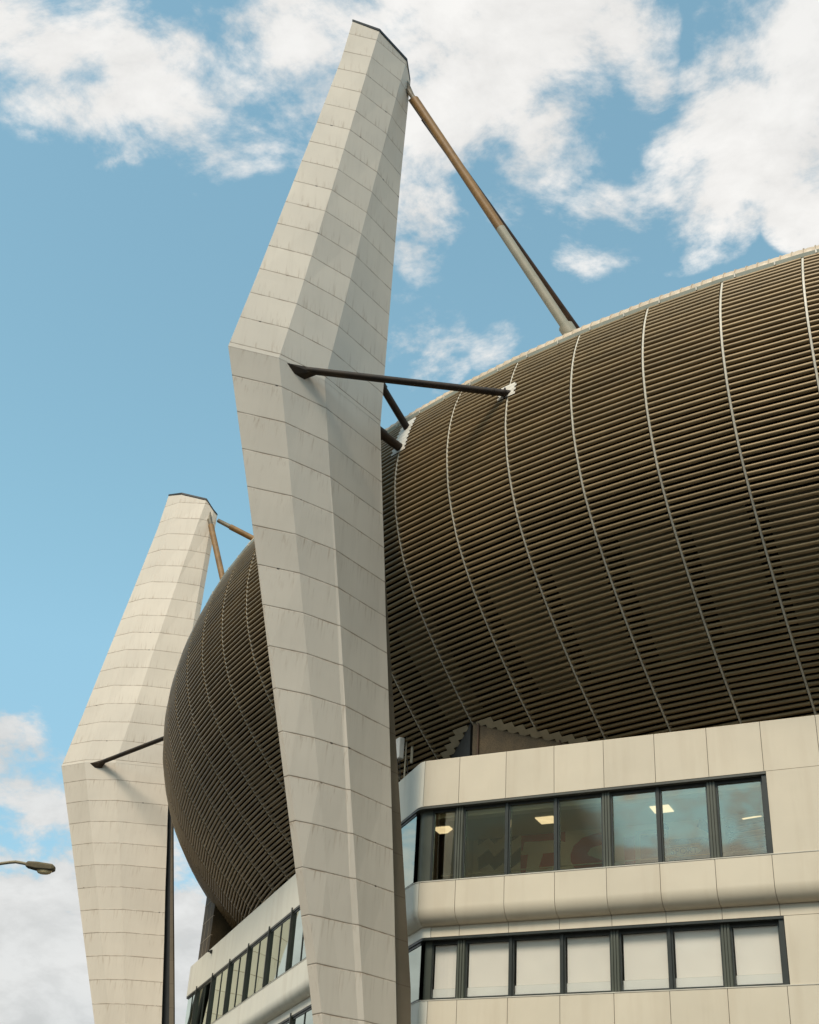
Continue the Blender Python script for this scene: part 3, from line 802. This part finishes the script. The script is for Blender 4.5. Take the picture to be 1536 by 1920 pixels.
def sec(u, zt_, zb_, w): 
    c0 = HL+sd*u
    return [c0+side_*x*w+Vector((0, 0, z)) for x, z in ((-.75, zt_), (.75, zt_), (1, zt_-.035), (1, zb_+.02), (.8, zb_), (-.8, zb_), (-1, zb_+.02), (-1, zt_-.035))]
S = [sec(-.27, .02, -.05, .05), sec(-.23, .05, -.075, .085), sec(-.02, .045, -.115, .115), sec(.30, .015, -.12, .115), sec(.35, -.02, -.10, .09)]
mb.grid(S, False, True); mb.face(S[0]); mb.face(S[-1][::-1]); hd = mb.build('lamp_head', LH_M, lamp, bevel=.008)
mb = MB(); rows = []
for k, (w, z) in enumerate(((1., -.115), (.93, -.15), (.78, -.175), (.5, -.19))):
    rows.append([HL+sd*(.145+.165*w*math.cos(2*math.pi*i/20))+side_*(.085*w*math.sin(2*math.pi*i/20))+Vector((0, 0, z)) for i in range(20)])
mb.grid(rows, True, True); mb.face(rows[-1])
lens = NT('amber_lens'); lens.out((.80, .62, .34), .25, Transmission_Weight=None) if False else None
mb.build('lens', plain('amber_lens', (.72, .55, .30), .25, .1, 4.), hd)

# ------------------------------------------------------------------ sky, clouds and sun
SUN_AZ, SUN_EL = -97., 50.
w = NT('World', True)
g = w.coord('Generated')
sky = w.n('ShaderNodeTexSky', sky_type='NISHITA', sun_disc=False, sun_elevation=rad(SUN_EL), sun_rotation=rad(90-SUN_AZ), altitude=50, air_density=1.0, dust_density=.6, ozone_density=1.2)
# soft cloud banks: (photo direction, inner and outer angular radius in source pixels)
BL = [(150, 70, 115), (250, 130, 115), (350, 140, 120), (460, 110, 115), (560, 60, 125), (620, 180, 85), (105, 165, 50), (20, 25, 65), (760, 90, 165), (870, 110, 140), (950, 55, 105), (850, 235, 78), (1060, 40, 78), (1155, 50, 66), (1200, 110, 42),
      (985, 315, 66), (1075, 220, 66), (945, 350, 42), (1215, 180, 42),
      (1500, 60, 105), (1450, 150, 86), (1370, 245, 86), (1290, 300, 62), (1490, 235, 105), (1505, 390, 48), (1400, 310, 55),
      (1185, 412, 66), (1265, 392, 72), (1325, 386, 62), (1130, 440, 61),
      (790, 410, 50), (780, 480, 45), (845, 400, 30), (790, 640, 62), (860, 610, 42), (925, 640, 38),
      (215, 305, 18),
      (5, 1440, 70), (35, 1500, 80), (70, 1590, 95), (0, 1620, 130), (130, 1680, 120), (60, 1740, 170), (240, 1700, 150), (335, 1620, 95), (300, 1800, 220), (120, 1880, 240), (430, 1740, 150), (0, 1850, 240), (200, 2000, 330)]
mask = None
for x, y, r in BL:
    d = skydir(x, y); a = r/F_PX*1.30
    dt = w.n('ShaderNodeVectorMath', {0: g, 1: tuple(d)}, operation='DOT_PRODUCT').outputs['Value']
    v = w.mapr(dt, math.cos(a*1.45), 1., 0., 1.)
    if r < 60: v = w.math('MULTIPLY', v, .45+r/110.)
    mask = v if mask is None else w.math('MAXIMUM', mask, v)
sep = w.n('ShaderNodeSeparateXYZ', {0: g})
# scattered cloud over the part of the sky behind the viewer
back = w.mapr(sep.outputs['Y'], .15, -.25, 0., .46)
mask = w.math('MAXIMUM', mask, back)
mask = w.math('MAXIMUM', mask, w.mapr(sep.outputs['Z'], .345, .235, 0., 1.7))
# an added, unseen bank low behind the viewer, darkening the stand's belly and left panes
dimmer_top = w.mapr(sep.outputs['X'], -.30, -.235, .47, .29)
dimmer = w.math('MULTIPLY', w.mapr(w.math('SUBTRACT', sep.outputs['Z'], dimmer_top), -.02, -.14, 0., 1., True), w.math('MAXIMUM', w.mapr(sep.outputs['Y'], .25, -.1, 0., 1.), w.mapr(sep.outputs['X'], -.10, .15, 0., 1.)))
wz = w.math('MAXIMUM', sep.outputs['Z'], .12)
flat = w.n('ShaderNodeCombineXYZ', {0: w.math('DIVIDE', sep.outputs['X'], w.math('ADD', wz, .35)), 1: w.math('DIVIDE', sep.outputs['Y'], w.math('ADD', wz, .35)), 2: wz}).outputs[0]
n1 = w.n('ShaderNodeTexNoise', {'Vector': flat, 'Scale': 8.5, 'Detail': 12., 'Roughness': .62, 'Distortion': .25}).outputs[0]
n2 = w.n('ShaderNodeTexNoise', {'Vector': flat, 'Scale': 2.1, 'Detail': 5., 'Roughness': .5}).outputs[0]
msk = w.math('POWER', mask, .8)
n3 = w.n('ShaderNodeTexNoise', {'Vector': flat, 'Scale': 30., 'Detail': 6., 'Roughness': .6}).outputs[0]
fl2 = w.n('ShaderNodeVectorMath', {0: flat, 1: (-.012, -.035, .03)}, operation='ADD').outputs[0]
n1b = w.n('ShaderNodeTexNoise', {'Vector': fl2, 'Scale': 8.5, 'Detail': 12., 'Roughness': .62, 'Distortion': .25}).outputs[0]
dens = w.math('MULTIPLY', w.mapr(msk, 0., .30, 0., 1.), w.math('ADD', w.math('MULTIPLY', msk, .89), w.math('ADD', w.math('MULTIPLY', w.math('SUBTRACT', n1, .5), 4.2), w.math('MULTIPLY', w.math('SUBTRACT', n3, .5), .9))))
cl = w.mapr(dens, .18, 1.0, 0., 1., True)
cl = w.math('MULTIPLY', cl, .96)
shade = w.mapr(w.math('ADD', n2, w.math('MULTIPLY', sep.outputs['Z'], .45)), .48, .92, 0., 1.)
ccol = w.mix(shade, (6.7, 6.8, 6.75), (9.2, 9.0, 8.7))
rel = w.mapr(w.math('SUBTRACT', n1, n1b), -.14, .14, .89, 1.07)
ccol = w.n('ShaderNodeVectorMath', {0: ccol, 1: w.n('ShaderNodeCombineXYZ', {0: rel, 1: rel, 2: rel}).outputs[0]}, operation='MULTIPLY').outputs[0]
skyc = w.mix(1., sky.outputs[0], (1.0, 1.0, 1.0), 'MULTIPLY')
hs = w.n('ShaderNodeHueSaturation', {'Saturation': .82, 'Value': 1., 'Color': skyc}).outputs[0]
hs = w.mix(1., hs, (1.84, 2.52, 2.14), 'MULTIPLY')
hk = w.math('MULTIPLY', w.mapr(sep.outputs['Z'], .30, .80, 1., 1.12), w.mapr(sep.outputs['Z'], .12, .42, .66, 1.))
hs = w.n('ShaderNodeVectorMath', {0: hs, 1: w.n('ShaderNodeCombineXYZ', {0: hk, 1: w.math('MULTIPLY', hk, w.mapr(sep.outputs['Z'], .2, .5, .93, 1.)), 2: hk}).outputs[0]}, operation='MULTIPLY').outputs[0]
col = w.mix(cl, hs, ccol)
col = w.mix(w.math('MULTIPLY', dimmer, .93), col, (.80, .88, .66))
bg = w.n('ShaderNodeBackground', {'Color': col, 'Strength': .1})
o = w.n('ShaderNodeOutputWorld'); w.t.links.new(bg.outputs[0], o.inputs[0])
sl = bpy.data.lights.new('sun', 'SUN'); sl.energy = 3.1; sl.angle = rad(17); sl.color = (1., .885, .745)
so = bpy.data.objects.new('sun', sl); C.objects.link(so)
sv = Vector((math.cos(rad(SUN_AZ))*math.cos(rad(SUN_EL)), math.sin(rad(SUN_AZ))*math.cos(rad(SUN_EL)), math.sin(rad(SUN_EL))))
so.rotation_euler = sv.to_track_quat('Z', 'Y').to_euler(); so.location = (0, 0, 60)

# ------------------------------------------------------------------ camera
cd = bpy.data.cameras.new('camera'); cam = bpy.data.objects.new('camera', cd); C.objects.link(cam)
cd.sensor_fit = 'VERTICAL'; cd.sensor_height = 36; cd.lens = 36*F_PX/1920; cd.clip_start = .1; cd.clip_end = 3000
mw = Matrix((RX, UX, -FX)).transposed().to_4x4(); mw.translation = (0, 0, EYE); cam.matrix_world = mw
sc = bpy.context.scene; sc.camera = cam
sc.view_settings.view_transform = 'Standard'; sc.view_settings.look = 'None'; sc.view_settings.exposure = 0; sc.view_settings.gamma = 1
